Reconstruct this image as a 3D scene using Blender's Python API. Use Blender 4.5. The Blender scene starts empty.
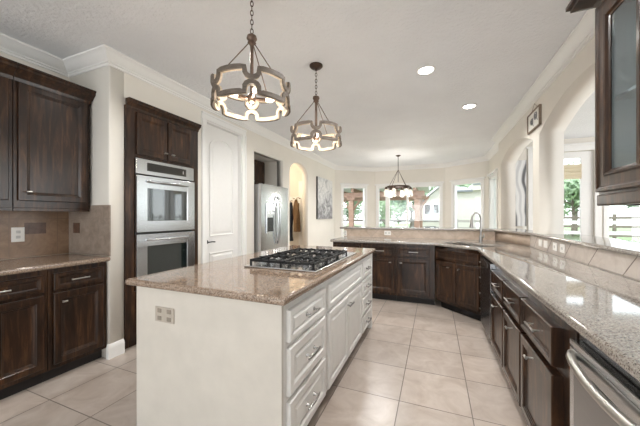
import bpy, bmesh, math, random
from mathutils import Vector, Matrix
random.seed(7)
S = bpy.context.scene
COL = S.collection
PI = math.pi

# ------------------------------------------------------------------ camera, world, light, exposure
cam_d = bpy.data.cameras.new('camera'); cam = bpy.data.objects.new('camera', cam_d); COL.objects.link(cam)
cam_d.sensor_width = 36.0; cam_d.lens = 283.0 * 36.0 / 640.0
cam_d.shift_y = 3.0 / 640.0; cam_d.clip_start = 0.02
cam.location = (0, 0, 1.295); cam.rotation_euler = (PI / 2, 0, math.radians(22.028))
S.camera = cam
S.view_settings.view_transform = 'Standard'; S.view_settings.look = 'None'
S.view_settings.gamma = 1.0; S.view_settings.exposure = 1.08
S.view_settings.use_curve_mapping = False

W = bpy.data.worlds.new('overcast_sky'); S.world = W; W.use_nodes = True
nt = W.node_tree; nt.nodes.clear()
wo = nt.nodes.new('ShaderNodeOutputWorld'); bg = nt.nodes.new('ShaderNodeBackground')
tc = nt.nodes.new('ShaderNodeTexCoord'); sp = nt.nodes.new('ShaderNodeSeparateXYZ'); cr = nt.nodes.new('ShaderNodeValToRGB')
nt.links.new(tc.outputs['Generated'], sp.inputs[0]); nt.links.new(sp.outputs['Z'], cr.inputs[0])
cr.color_ramp.elements[0].position = 0.0; cr.color_ramp.elements[0].color = (0.95, 0.98, 1, 1)
cr.color_ramp.elements[1].position = 0.7; cr.color_ramp.elements[1].color = (0.78, 0.88, 1, 1)
nt.links.new(cr.outputs[0], bg.inputs['Color']); bg.inputs['Strength'].default_value = 1.8
nt.links.new(bg.outputs[0], wo.inputs[0])

def lamp(name, kind, loc, energy, color=(1, 1, 1), rot=(0, 0, 0), size=None, size_y=None, radius=None, spot=None):
    d = bpy.data.lights.new(name, kind); d.energy = energy; d.color = color
    if kind == 'AREA':
        d.shape = 'RECTANGLE'; d.size = size; d.size_y = size_y or size
    if radius is not None and kind in ('POINT', 'SPOT'): d.shadow_soft_size = radius
    if spot: d.spot_size = spot; d.spot_blend = 0.6
    if kind == 'SUN': d.angle = radius or 0.05
    o = bpy.data.objects.new(name, d); COL.objects.link(o); o.location = loc; o.rotation_euler = rot
    return o
lamp('sun', 'SUN', (0, -5, 10), 1.1, (1, .96, .9), (math.radians(38), 0, math.radians(-25)), radius=0.1)
# unseen fill areas added at the back wall and in the next room
lamp('living_room_fill', 'AREA', (-1.1, -4.55, 1.3), 46, (.92, .97, 1), (math.radians(118), 0, 0), 4.0, 1.9)
for i, (x, y) in enumerate([(-.08, 3.05), (.43, 4.27)]):
    lamp('downlight_or_fill', 'SPOT', (x, y, 2.745), 26, (1, .985, .96), (0, 0, 0), radius=0.05, spot=math.radians(140))
for x, y, e in [(-1.75, 1.9, 20), (-1.7, 3.6, 26), (-.1, 1.9, 40), (-1.0, 5.6, 55)]:  # added fill spots, with no fixture built at these places
    lamp('downlight_or_fill', 'SPOT', (x, y, 2.745), e, (1, .985, .96), (0, 0, 0), radius=0.06, spot=math.radians(150))
lamp('hall_lamp', 'POINT', (-3.7, 5.4, 2.4), 16, (1, .82, .6), radius=0.1)
lamp('study_fill', 'AREA', (5.9, 3.5, 1.5), 95, (.95, .98, 1), (math.radians(90), 0, math.radians(90)), 4.0, 2.2)  # added fill against the closed right wall, no window there

# ------------------------------------------------------------------ materials
MATS = {}
def base(name, color=(.8, .8, .8), rough=.5, metal=0.0, coat=0.0, spec=.5, coat_rough=.1):
    m = bpy.data.materials.new(name); m.use_nodes = True
    b = m.node_tree.nodes['Principled BSDF']
    b.inputs['Base Color'].default_value = (*color, 1); b.inputs['Roughness'].default_value = rough
    b.inputs['Metallic'].default_value = metal; b.inputs['Coat Weight'].default_value = coat
    b.inputs['Coat Roughness'].default_value = coat_rough
    b.inputs['Specular IOR Level'].default_value = spec
    MATS[name] = m
    return m, m.node_tree, b
def coords(t, scale=(1, 1, 1), rot=(0, 0, 0), loc=(0, 0, 0)):
    # position in the world: the object's own position would restart on every cabinet
    g = t.nodes.new('ShaderNodeNewGeometry'); mp = t.nodes.new('ShaderNodeMapping')
    mp.inputs['Scale'].default_value = scale; mp.inputs['Rotation'].default_value = rot; mp.inputs['Location'].default_value = loc
    t.links.new(g.outputs['Position'], mp.inputs['Vector']); return mp.outputs['Vector']
def noise(t, vec, scale, detail=4, rough=.55, dist=0):
    n = t.nodes.new('ShaderNodeTexNoise'); n.inputs['Scale'].default_value = scale
    n.inputs['Detail'].default_value = detail; n.inputs['Roughness'].default_value = rough; n.inputs['Distortion'].default_value = dist
    t.links.new(vec, n.inputs['Vector']); return n.outputs['Fac']
def ramp(t, fac, stops, interp='LINEAR'):
    r = t.nodes.new('ShaderNodeValToRGB'); r.color_ramp.interpolation = interp
    e = r.color_ramp.elements
    while len(e) < len(stops): e.new(.5)
    for el, (p, c) in zip(e, stops): el.position = p; el.color = (*c, 1)
    t.links.new(fac, r.inputs[0]); return r.outputs[0]
def mix(t, a, b, fac, mode='MIX'):
    m = t.nodes.new('ShaderNodeMix'); m.data_type = 'RGBA'; m.blend_type = mode
    for s, v in ((m.inputs[6], a), (m.inputs[7], b), (m.inputs[0], fac)):
        if isinstance(v, (int, float)): s.default_value = v
        elif isinstance(v, tuple): s.default_value = (*v, 1)
        else: t.links.new(v, s)
    return m.outputs[2]
def bump(t, b, fac, strength=.2, dist=.002):
    n = t.nodes.new('ShaderNodeBump'); n.inputs['Strength'].default_value = strength; n.inputs['Distance'].default_value = dist
    t.links.new(fac, n.inputs['Height']); t.links.new(n.outputs[0], b.inputs['Normal'])
def simple(name, color, rough=.5, metal=0, coat=0, var=.06, scale=30, spec=.5, coat_rough=.1):
    m, t, b = base(name, color, rough, metal, coat, spec, coat_rough)
    v = coords(t); n = noise(t, v, scale, 3)
    lo = tuple(max(0, c * (1 - var)) for c in color); hi = tuple(min(1, c * (1 + var)) for c in color)
    t.links.new(ramp(t, n, [(.3, lo), (.7, hi)]), b.inputs['Base Color'])
    return m
def wood(name, dark, mid, light, rough=.35, coat=.3):
    m, t, b = base(name, mid, rough, 0, coat, .2, .2); b.inputs['Coat IOR'].default_value = 1.32
    a = noise(t, coords(t, (9, 9, 1.1)), 3.0, 6, .6, .6); c = noise(t, coords(t, (1, 1, .6)), 4.0, 3, .5, .3)
    g = noise(t, coords(t, (60, 60, 3)), 4.0, 3)
    col = ramp(t, a, [(.25, dark), (.5, mid), (.78, light)])
    col = mix(t, col, ramp(t, c, [(.3, (.45, .42, .40)), (.7, (1.3, 1.22, 1.12))]), .9, 'MULTIPLY')
    t.links.new(col, b.inputs['Base Color']); bump(t, b, g, .08, .001)
    return m
wood('dark_wood', (.009, .0045, .0026), (.031, .0142, .007), (.115, .056, .025), .42, .8)
simple('toe_dark', (.012, .009, .008), .6)
def granite(name, warm):
    m, t, b = base(name, (.4, .35, .3), .06, 0, 0.0, .5); b.inputs['IOR'].default_value = 1.85
    v = coords(t)
    n1 = noise(t, v, 150, 5, .7); n2 = noise(t, v, 320, 3, .6); n3 = noise(t, v, 7, 3)
    vo = t.nodes.new('ShaderNodeTexVoronoi'); vo.inputs['Scale'].default_value = 230; t.links.new(v, vo.inputs['Vector'])
    sx = t.nodes.new('ShaderNodeSeparateColor'); t.links.new(vo.outputs['Color'], sx.inputs[0])
    if warm: st = [(.28, (.08, .055, .04)), (.42, (.23, .16, .115)), (.54, (.34, .26, .20)), (.68, (.46, .39, .33))]
    else: st = [(.28, (.13, .11, .095)), (.42, (.27, .245, .22)), (.54, (.35, .33, .305)), (.70, (.44, .425, .405))]
    c1 = ramp(t, n1, st)
    c1 = mix(t, c1, ramp(t, sx.outputs[0], [(.0, (.04, .03, .025)), (.13, (.3, .2, .14)), (.22, (1, 1, 1))], 'CONSTANT'), .65, 'MULTIPLY')
    c1 = mix(t, c1, ramp(t, n2, [(.62, (0, 0, 0)), (.72, (.25, .23, .2))]), 1.0, 'ADD')
    c1 = mix(t, c1, ramp(t, n3, [(.3, (.88, .85, .82)), (.7, (1.08, 1.05, 1.02))]), 1.0, 'MULTIPLY')
    t.links.new(c1, b.inputs['Base Color'])
granite('granite_warm', True); granite('granite_grey', False)
def tile_mat(name, cols, mortar, size, rot=(0, 0, 0), loc=(0, 0, 0), msize=.004, rough=.35, swz=None, fine=5, rows=None):
    m, t, b = base(name, cols[1], rough)
    v = coords(t)
    if swz:   # wall tiles: lay the pattern in the wall's own plane
        s = t.nodes.new('ShaderNodeSeparateXYZ'); c = t.nodes.new('ShaderNodeCombineXYZ'); t.links.new(v, s.inputs[0])
        t.links.new(s.outputs[swz[0]], c.inputs[0]); t.links.new(s.outputs[swz[1]], c.inputs[1]); v2 = c.outputs[0]
    else: v2 = v
    mp = t.nodes.new('ShaderNodeMapping'); mp.inputs['Rotation'].default_value = rot; mp.inputs['Location'].default_value = loc
    t.links.new(v2, mp.inputs['Vector'])
    br = t.nodes.new('ShaderNodeTexBrick'); br.offset = 0; br.squash = 1
    br.inputs['Scale'].default_value = 1; br.inputs['Brick Width'].default_value = size; br.inputs['Row Height'].default_value = rows or size
    br.inputs['Mortar Size'].default_value = msize; br.inputs['Mortar Smooth'].default_value = .1; br.inputs['Bias'].default_value = 0
    br.inputs['Color1'].default_value = (.93, .93, .93, 1); br.inputs['Color2'].default_value = (1.05, 1.04, 1.03, 1)
    t.links.new(mp.outputs[0], br.inputs['Vector'])
    n = noise(t, v, fine, 6, .62, .8)
    c = ramp(t, n, [(.28, cols[0]), (.5, cols[1]), (.72, cols[2])])
    c = mix(t, c, br.outputs['Color'], 1.0, 'MULTIPLY')
    c = mix(t, c, mortar, br.outputs['Fac'])
    t.links.new(c, b.inputs['Base Color'])
    inv = t.nodes.new('ShaderNodeMath'); inv.operation = 'SUBTRACT'; inv.inputs[0].default_value = 1; t.links.new(br.outputs['Fac'], inv.inputs[1])
    bump(t, b, inv.outputs[0], .5, .002)
    return m
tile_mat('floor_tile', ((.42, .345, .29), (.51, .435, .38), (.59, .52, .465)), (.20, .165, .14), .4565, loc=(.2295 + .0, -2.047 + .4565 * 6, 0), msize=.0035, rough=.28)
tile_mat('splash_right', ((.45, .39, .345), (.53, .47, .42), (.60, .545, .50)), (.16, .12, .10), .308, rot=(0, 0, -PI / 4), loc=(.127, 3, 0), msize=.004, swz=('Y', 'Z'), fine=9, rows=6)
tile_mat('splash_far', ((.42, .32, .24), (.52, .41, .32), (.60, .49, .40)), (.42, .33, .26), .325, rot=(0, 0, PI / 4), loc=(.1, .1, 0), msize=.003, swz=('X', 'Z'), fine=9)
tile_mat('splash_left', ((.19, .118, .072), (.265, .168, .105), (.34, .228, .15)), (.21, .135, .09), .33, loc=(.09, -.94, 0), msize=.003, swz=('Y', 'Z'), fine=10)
tile_mat('splash_return', ((.20, .155, .125), (.27, .215, .175), (.34, .28, .23)), (.24, .19, .155), .33, loc=(.02, -.94, 0), msize=.003, swz=('X', 'Z'), fine=14)
simple('tile_inset', (.11, .06, .04), .35, var=.3)
def plaster(name, color, b_scale, b_str, var=.02):
    m, t, b = base(name, color, .75, 0, 0, .25)
    v = coords(t); n = noise(t, v, b_scale, 4); n2 = noise(t, v, 2.5, 2)
    t.links.new(ramp(t, n2, [(.3, tuple(c * (1 - var) for c in color)), (.7, tuple(min(1, c * (1 + var)) for c in color))]), b.inputs['Base Color'])
    bump(t, b, n, b_str, .004 if b_str < .5 else .011)
plaster('wall_paint', (.735, .698, .635), 60, .06)
plaster('ceiling_paint', (.81, .82, .835), 30, 1.0)
simple('white_trim', (.80, .79, .77), .35, var=.01)
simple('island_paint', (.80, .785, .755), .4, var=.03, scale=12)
simple('island_panel', (.61, .57, .51), .45, var=.04, scale=8)  # the island's paint again, shade on its near end put into the colour
simple('nickel', (.50, .48, .45), .3, 1.0, var=.03)
simple('pewter', (.34, .33, .315), .35, 1.0, var=.08)
def steel(name, color, rough=.22):
    m, t, b = base(name, color, rough, 1.0)
    n = noise(t, coords(t, (2, 2, 260)), 3, 3)
    t.links.new(ramp(t, n, [(.3, tuple(c * .94 for c in color)), (.7, tuple(min(1, c * 1.05) for c in color))]), b.inputs['Base Color'])
    bump(t, b, n, .03, .001)
steel('steel', (.52, .53, .54)); steel('steel_dark', (.30, .30, .30), .35)
simple('cast_iron', (.010, .010, .011), .5, var=.2, spec=.3)
simple('black_plastic', (.010, .010, .011), .25, var=.1)
simple('black_glass', (.004, .005, .006), .03, 0, 1.0, var=.05, spec=.8)
simple('oven_glass', (.006, .012, .012), .03, 0, 1.0, var=.05, spec=1.0)
simple('white_plastic', (.84, .82, .78), .35, var=.01)
simple('brown_plate', (.44, .39, .33), .4, var=.03); simple('brown_receptacle', (.27, .23, .19), .4)
simple('plate_grey', (.55, .54, .52), .4); simple('slot_dark', (.05, .045, .04), .5)
simple('bronze', (.075, .05, .04), .4, .8, var=.15)
simple('aged_rod', (.16, .11, .085), .4, .8, var=.15)
def two_tone(name, a, b_, sc):
    m, t, b = base(name, a, .6)
    n = noise(t, coords(t, (1, 1, 3)), sc, 5, .65)
    t.links.new(ramp(t, n, [(.35, a), (.65, b_)]), b.inputs['Base Color'])
two_tone('weathered_wood', (.075, .058, .046), (.16, .128, .10), 22)
two_tone('weathered_cream', (.50, .40, .30), (.70, .60, .48), 22)
two_tone('sign_frame_wood', (.16, .115, .085), (.30, .23, .17), 30)
two_tone('grass', (.13, .21, .06), (.26, .35, .13), 3)
two_tone('patio_stone', (.33, .31, .285), (.44, .42, .385), 2)
two_tone('redwood', (.25, .145, .10), (.35, .215, .155), 6)
two_tone('grey_timber', (.22, .20, .185), (.34, .31, .285), 5)
two_tone('bark', (.10, .08, .065), (.20, .16, .13), 8)
two_tone('leaf_dark', (.10, .165, .095), (.23, .32, .19), 1.2)
two_tone('leaf_light', (.18, .27, .14), (.36, .46, .28), 1.2)
simple('siding', (.50, .475, .42), .7, var=.03); simple('roof_pale', (.62, .62, .62), .6); simple('roof_edge', (.16, .17, .18), .6)
simple('fence_white', (.78, .77, .74), .6)
simple('coat_tan', (.17, .10, .05), .9, var=.2); simple('coat_navy', (.025, .03, .045), .9, var=.2)
simple('ink', (.20, .20, .21), .7); simple('sign_face', (.74, .72, .68), .6, var=.03); simple('string', (.35, .3, .25), .9)
simple('white_shade', (.85, .85, .84), .7, var=.01)
def translucent(name, color):
    m, t, b = base(name, color, .9); tr = t.nodes.new('ShaderNodeBsdfTranslucent'); tr.inputs[0].default_value = (*color, 1)
    mx = t.nodes.new('ShaderNodeMixShader'); mx.inputs[0].default_value = .6; o = t.nodes['Material Output']
    t.links.new(b.outputs[0], mx.inputs[1]); t.links.new(tr.outputs[0], mx.inputs[2]); t.links.new(mx.outputs[0], o.inputs[0])
translucent('shade_fabric', (.78, .70, .58))
def emit(name, color, strength):
    m, t, b = base(name, color, .4); b.inputs['Emission Color'].default_value = (*color, 1); b.inputs['Emission Strength'].default_value = strength
emit('bulb_glow', (1, .84, .62), 3); emit('bulb_soft', (1, .88, .72), .5); emit('can_glow', (1, .96, .90), 9)
def glass(name, tint=(1, 1, 1), refl=.9):
    m = bpy.data.materials.new(name); m.use_nodes = True; t = m.node_tree; t.nodes.clear()
    o = t.nodes.new('ShaderNodeOutputMaterial'); mx = t.nodes.new('ShaderNodeMixShader'); tr = t.nodes.new('ShaderNodeBsdfTransparent')
    gl = t.nodes.new('ShaderNodeBsdfGlossy'); lw = t.nodes.new('ShaderNodeLayerWeight'); pw = t.nodes.new('ShaderNodeMath'); pw.operation = 'POWER'; pw.inputs[1].default_value = 5; t.links.new(lw.outputs['Facing'], pw.inputs[0]); fr = t.nodes.new('ShaderNodeMath'); fr.operation = 'MULTIPLY_ADD'; fr.inputs[1].default_value = .96; fr.inputs[2].default_value = .04; t.links.new(pw.outputs[0], fr.inputs[0])
    ml = t.nodes.new('ShaderNodeMath'); ml.operation = 'MULTIPLY'; ml.inputs[1].default_value = refl
    tr.inputs[0].default_value = (*tint, 1); gl.inputs['Roughness'].default_value = .01
    t.links.new(fr.outputs[0], ml.inputs[0]); t.links.new(ml.outputs[0], mx.inputs[0]); t.links.new(tr.outputs[0], mx.inputs[1]); t.links.new(gl.outputs[0], mx.inputs[2])
    t.links.new(mx.outputs[0], o.inputs[0]); MATS[name] = m
glass('window_glass', (.97, .99, .985)); glass('cabinet_glass', (.80, .85, .87), 1.3)
m, t, b = base('jar_glass', (.92, .88, .84), .25); b.inputs['Alpha'].default_value = .42
def canvas_mat(name, kind):
    m, t, b = base(name, (.8, .8, .8), .6)
    if kind == 'tree':
        v = coords(t); n = noise(t, v, 6, 6, .7, 1.0); n2 = noise(t, coords(t, (1, 1, 1)), 22, 4, .7)
        s = t.nodes.new('ShaderNodeSeparateXYZ'); t.links.new(v, s.inputs[0])
        mr = t.nodes.new('ShaderNodeMapRange'); mr.inputs[1].default_value = 2.2; mr.inputs[2].default_value = 1.25; t.links.new(s.outputs['Z'], mr.inputs[0])
        ad = t.nodes.new('ShaderNodeMath'); ad.operation = 'MULTIPLY_ADD'; ad.inputs[1].default_value = -.22; t.links.new(mr.outputs[0], ad.inputs[0]); t.links.new(n, ad.inputs[2])
        c = ramp(t, ad.outputs[0], [(.26, (.22, .21, .22)), (.38, (.50, .50, .51)), (.50, (.74, .73, .72))])
        c = mix(t, c, ramp(t, n2, [(.35, (.6, .6, .6)), (.6, (1, 1, 1))]), .5, 'MULTIPLY')
    else:
        wv = t.nodes.new('ShaderNodeTexWave'); wv.inputs['Scale'].default_value = 1.5; wv.inputs['Distortion'].default_value = 5; wv.inputs['Detail'].default_value = 1.5; wv.inputs['Detail Scale'].default_value = .9
        t.links.new(coords(t, (1, 1, .9)), wv.inputs['Vector'])
        c = ramp(t, wv.outputs['Fac'], [(.0, (.09, .09, .095)), (.14, (.30, .30, .31)), (.26, (.66, .66, .66)), (.8, (.76, .76, .75)), (1, (.55, .55, .56))])
    t.links.new(c, b.inputs['Base Color'])
canvas_mat('canvas_tree', 'tree'); canvas_mat('canvas_wave', 'wave')

# ------------------------------------------------------------------ mesh helpers
class MB:
    def __init__(s): s.bm = bmesh.new()
    def box(s, x0, x1, y0, y1, z0, z1, bev=0, seg=2):
        t = bmesh.new(); bmesh.ops.create_cube(t, size=1)
        sx, sy, sz = abs(x1 - x0), abs(y1 - y0), abs(z1 - z0)
        for v in t.verts: v.co = Vector((v.co.x * sx + (x0 + x1) / 2, v.co.y * sy + (y0 + y1) / 2, v.co.z * sz + (z0 + z1) / 2))
        if bev: bmesh.ops.bevel(t, geom=t.edges[:], offset=min(bev, .45 * min(sx, sy, sz)), segments=seg, profile=.5, affect='EDGES')
        s.merge(t); return s
    def merge(s, t, mat=None):
        if mat: bmesh.ops.transform(t, matrix=mat, verts=t.verts)
        me = bpy.data.meshes.new('tmp'); t.to_mesh(me); t.free(); s.bm.from_mesh(me); bpy.data.meshes.remove(me)
    def tube(s, pts, r, n=10, closed=False, cap=True):
        pts = [Vector(p) for p in pts]; rs = r if isinstance(r, (list, tuple)) else [r] * len(pts)
        rings = []; N = len(pts); up = None
        for i, p in enumerate(pts):
            if closed: d = (pts[(i + 1) % N] - pts[i - 1])
            else: d = pts[min(i + 1, N - 1)] - pts[max(i - 1, 0)]
            d.normalize()
            if up is None:
                up = Vector((0, 0, 1)) if abs(d.z) < .9 else Vector((1, 0, 0))
            a = d.cross(up)
            if a.length < 1e-4: a = d.orthogonal()
            a.normalize(); b = a.cross(d); up = b
            rings.append([s.bm.verts.new(p + (a * math.cos(2 * PI * k / n) + b * math.sin(2 * PI * k / n)) * rs[i]) for k in range(n)])
        for i in range(N if closed else N - 1):
            A, B = rings[i], rings[(i + 1) % N]
            for k in range(n): s.bm.faces.new((A[k], A[(k + 1) % n], B[(k + 1) % n], B[k]))
        if cap and not closed:
            s.bm.faces.new(rings[0][::-1]); s.bm.faces.new(rings[-1])
        return s
    def lathe(s, prof, c=(0, 0, 0), n=24, axis='Z'):
        rings = []
        for r, z in prof:
            ring = []
            for k in range(n):
                a = 2 * PI * k / n
                if axis == 'Z': p = (c[0] + r * math.cos(a), c[1] + r * math.sin(a), c[2] + z)
                elif axis == 'Y': p = (c[0] + r * math.cos(a), c[1] + z, c[2] + r * math.sin(a))
                else: p = (c[0] + z, c[1] + r * math.cos(a), c[2] + r * math.sin(a))
                ring.append(s.bm.verts.new(p))
            rings.append(ring)
        for A, B in zip(rings, rings[1:]):
            for k in range(n): s.bm.faces.new((A[k], A[(k + 1) % n], B[(k + 1) % n], B[k]))
        s.bm.faces.new(rings[0]); s.bm.faces.new(rings[-1])
        return s
    def rings(s, loops, cap0=False, cap1=True):
        V = [[s.bm.verts.new(p) for p in L] for L in loops]
        for A, B in zip(V, V[1:]):
            n = len(A)
            for k in range(n): s.bm.faces.new((A[k], A[(k + 1) % n], B[(k + 1) % n], B[k]))
        if cap0: s.bm.faces.new(V[0][::-1])
        if cap1: s.bm.faces.new(V[-1])
        return s
    def panel(s, x0, x1, z0, z1, prof, y=0.0):   # a profiled cabinet front in the XZ plane, facing -Y
        L = [[(x0 + i, y + d, z0 + i), (x1 - i, y + d, z0 + i), (x1 - i, y + d, z1 - i), (x0 + i, y + d, z1 - i)] for i, d in prof]
        return s.rings(L, True, True)
    def sweep(s, path, prof, closed=False):      # prof: (out, z) pairs; 'out' is to the right of the walking direction
        P = [Vector((p[0], p[1])) for p in path]; N = len(P); cols = []
        for i in range(N):
            d0 = (P[i] - P[i - 1]).normalized() if (i > 0 or closed) else None
            d1 = (P[(i + 1) % N] - P[i]).normalized() if (i < N - 1 or closed) else None
            n0 = Vector((d0.y, -d0.x)) if d0 else None; n1 = Vector((d1.y, -d1.x)) if d1 else None
            if n0 is None: m = n1
            elif n1 is None: m = n0
            else:
                m = (n0 + n1); m = m / max(.3, m.dot(n0))
            cols.append([s.bm.verts.new((P[i].x + m.x * o, P[i].y + m.y * o, z)) for o, z in prof])
        for A, B in zip(cols, cols[1:]):
            for k in range(len(prof)):
                k2 = (k + 1) % len(prof); s.bm.faces.new((A[k], A[k2], B[k2], B[k]))
        s.bm.faces.new(cols[0]); s.bm.faces.new(cols[-1][::-1])
        return s
    def build(s, name, mat, parent=None, smooth=False, M=None, label=None):
        if M: bmesh.ops.transform(s.bm, matrix=M, verts=s.bm.verts)
        bmesh.ops.recalc_face_normals(s.bm, faces=s.bm.faces)
        if smooth:     # smooth shading, but crisp at corners and where a rounded edge meets a big flat face
            for f in s.bm.faces: f.smooth = True
            for e in s.bm.edges:
                if len(e.link_faces) == 2:
                    a = e.calc_face_angle(0); A, B = (f.calc_area() for f in e.link_faces)
                    if a > math.radians(38) or (a > .02 and max(A, B) > .01 and max(A, B) > 6 * min(A, B)): e.smooth = False
        me = bpy.data.meshes.new(name); s.bm.to_mesh(me); s.bm.free()
        me.materials.append(MATS[mat])
        o = bpy.data.objects.new(name, me); COL.objects.link(o)
        if parent: o.parent = parent
        if label: o['label'] = label
        return o
def slab(outline, holes, thick, bev=0.0, M=None):
    """flat shape (with holes) of a given thickness, 0..thick in z, optional rounded edges -> MB"""
    cu = bpy.data.curves.new('tmp', 'CURVE'); cu.dimensions = '2D'; cu.fill_mode = 'BOTH'
    cu.extrude = thick / 2 - bev; cu.bevel_depth = bev; cu.bevel_resolution = 3; cu.offset = -bev
    for pl in [outline] + holes:
        sp_ = cu.splines.new('POLY'); sp_.points.add(len(pl) - 1); sp_.use_cyclic_u = True
        for p, q in zip(sp_.points, pl): p.co = (q[0], q[1], 0, 1)
    o = bpy.data.objects.new('tmp', cu); COL.objects.link(o)
    dg = bpy.context.evaluated_depsgraph_get(); me = bpy.data.meshes.new_from_object(o.evaluated_get(dg))
    b = MB(); b.bm.from_mesh(me); bpy.data.meshes.remove(me); bpy.data.objects.remove(o); bpy.data.curves.remove(cu)
    bmesh.ops.remove_doubles(b.bm, verts=b.bm.verts, dist=1e-5)
    bmesh.ops.transform(b.bm, matrix=(M or Matrix()) @ Matrix.Translation((0, 0, thick / 2)), verts=b.bm.verts)
    return b
def tag(o, label, cat, group=None, kind=None):
    if label: o['label'] = label
    if cat: o['category'] = cat
    if group: o['group'] = group
    if kind: o['kind'] = kind
    return o
def thing(name, label, cat, loc=(0, 0, 0), rz=0, group=None):
    o = bpy.data.objects.new(name, None); o.empty_display_size = .05; COL.objects.link(o)
    o.location = loc; o.rotation_euler = (0, 0, rz); return tag(o, label, cat, group)
def struct(o): o['kind'] = 'structure'; return o
def copy_tree(o, parent=None):
    c = o.copy(); COL.objects.link(c)
    if parent: c.parent = parent
    for ch in list(o.children): copy_tree(ch, c)
    return c
MYZ = Matrix(((0, 0, 1, 0), (1, 0, 0, 0), (0, 1, 0, 0), (0, 0, 0, 1)))   # shape drawn in (y,z), thickness along +x
MXZ = Matrix(((1, 0, 0, 0), (0, 0, 1, 0), (0, 1, 0, 0), (0, 0, 0, 1)))   # shape drawn in (x,z), thickness along +y
T = Matrix.Translation
def arc_open(y0, y1, spring, apex, n=16):       # segmental arch top from y0 to y1
    c = (y0 + y1) / 2; a = (y1 - y0) / 2
    return [(y0 + (y1 - y0) * k / n, apex - (apex - spring) * ((y0 + (y1 - y0) * k / n - c) / a) ** 2) for k in range(n + 1)]

# ------------------------------------------------------------------ room shell
CZ = 2.77; XL = -2.73; XA = -3.34; XR = 1.12
struct(MB().box(-5.2, 6, -4.6, 8.75, -.12, 0).build('floor', 'floor_tile'))
struct(slab([(-5.2, -4.8), (6.2, -4.8), (6.2, 6.95), (1.5, 6.95), (1.5, 8.0), (.6, 8.85), (-2.1, 8.85), (-3.1, 8.1), (-5.2, 8.1)], [], .14, M=T((0, 0, CZ))).build('ceiling', 'ceiling_paint'))
struct(slab([(-5.2, 0), (6.2, 0), (6.2, CZ), (-5.2, CZ)], [[(-3.15, .3), (.95, .3), (.95, 2.5), (-3.15, 2.5)]], .15, M=T((0, -4.75, 0)) @ MXZ).build('wall_back', 'wall_paint'))
# left wall with oven recess, pantry door, fridge niche and arched doorway
ol = [(1.79, 2.36), (2.69, 2.36), (2.69, 0), (2.83, 0), (2.83, 2.53), (3.56, 2.53), (3.56, 0), (3.88, 0), (3.88, 2.37), (4.84, 2.37), (4.84, 0), (5.10, 0)]
ol += [(5.55 - .45 * math.cos(PI * k / 18), 2.17 + .28 * math.sin(PI * k / 18) ** .9) for k in range(19)]
ol += [(6.0, 0), (7.9, 0), (7.9, CZ), (1.79, CZ)]
struct(slab(ol, [], .14, M=T((XL - .14, 0, 0)) @ MYZ).build('wall_left', 'wall_paint'))
struct(slab([(XA - .14, 1.66)] + [(XL - .015 + .015 * math.sin(PI / 2 * k / 5), 1.675 - .015 * math.cos(PI / 2 * k / 5)) for k in range(6)] + [(XL, 1.7899), (XA - .14, 1.7899)], [], CZ).build('wall_left_return', 'wall_paint'))
struct(MB().box(XA - .14, XA, -4.6, 1.66, 0, CZ).build('wall_left_alcove', 'wall_paint'))
nb = MB(); nb.box(-3.62, -3.5, 3.76, 4.96, 0, 2.49); nb.box(-3.5, XL - .141, 3.76, 3.88, 0, 2.49); nb.box(-3.5, XL - .141, 4.84, 4.96, 0, 2.49); nb.box(-3.5, XL - .141, 3.88, 4.84, 2.37, 2.49)
struct(nb.build('wall_niche', 'wall_paint'))
hb = MB(); hb.box(-4.45, -4.3, 4.97, 6.8, 0, CZ); hb.box(-4.3, XL - .141, 6.65, 6.8, 0, CZ); hb.box(-4.45, -3.63, 4.85, 4.96, 0, CZ)
struct(hb.build('wall_hall', 'wall_paint'))
struct(MB().box(-3.28, -3.16, 6.615, 6.649, 0, 2.2, .004).build('trim_2', 'white_trim'))
# right wall with the two segmental arches
a1 = arc_open(1.97, 3.98, 2.235, 2.465); a2 = arc_open(4.20, 6.03, 2.227, 2.41)
ol = [(-4.6, 0), (4.20, 0)] + a2 + [(6.03, 0), (6.22, 0), (6.22, CZ), (-4.6, CZ)]
hole = [(1.97, 1.058), (3.98, 1.058)] + a1[::-1]
struct(slab(ol, [hole], .23, M=T((XR, 0, 0)) @ MYZ).build('wall_right', 'wall_paint'))
ol = [(6.221, 0), (8.0, 0), (8.0, CZ), (6.221, CZ)]
struct(slab(ol, [[(7.02, .75), (7.86, .75), (7.86, 2.2), (7.02, 2.2)]], .13, M=T((1.24, 0, 0)) @ MYZ).build('wall_nook_right', 'wall_paint'))
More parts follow.
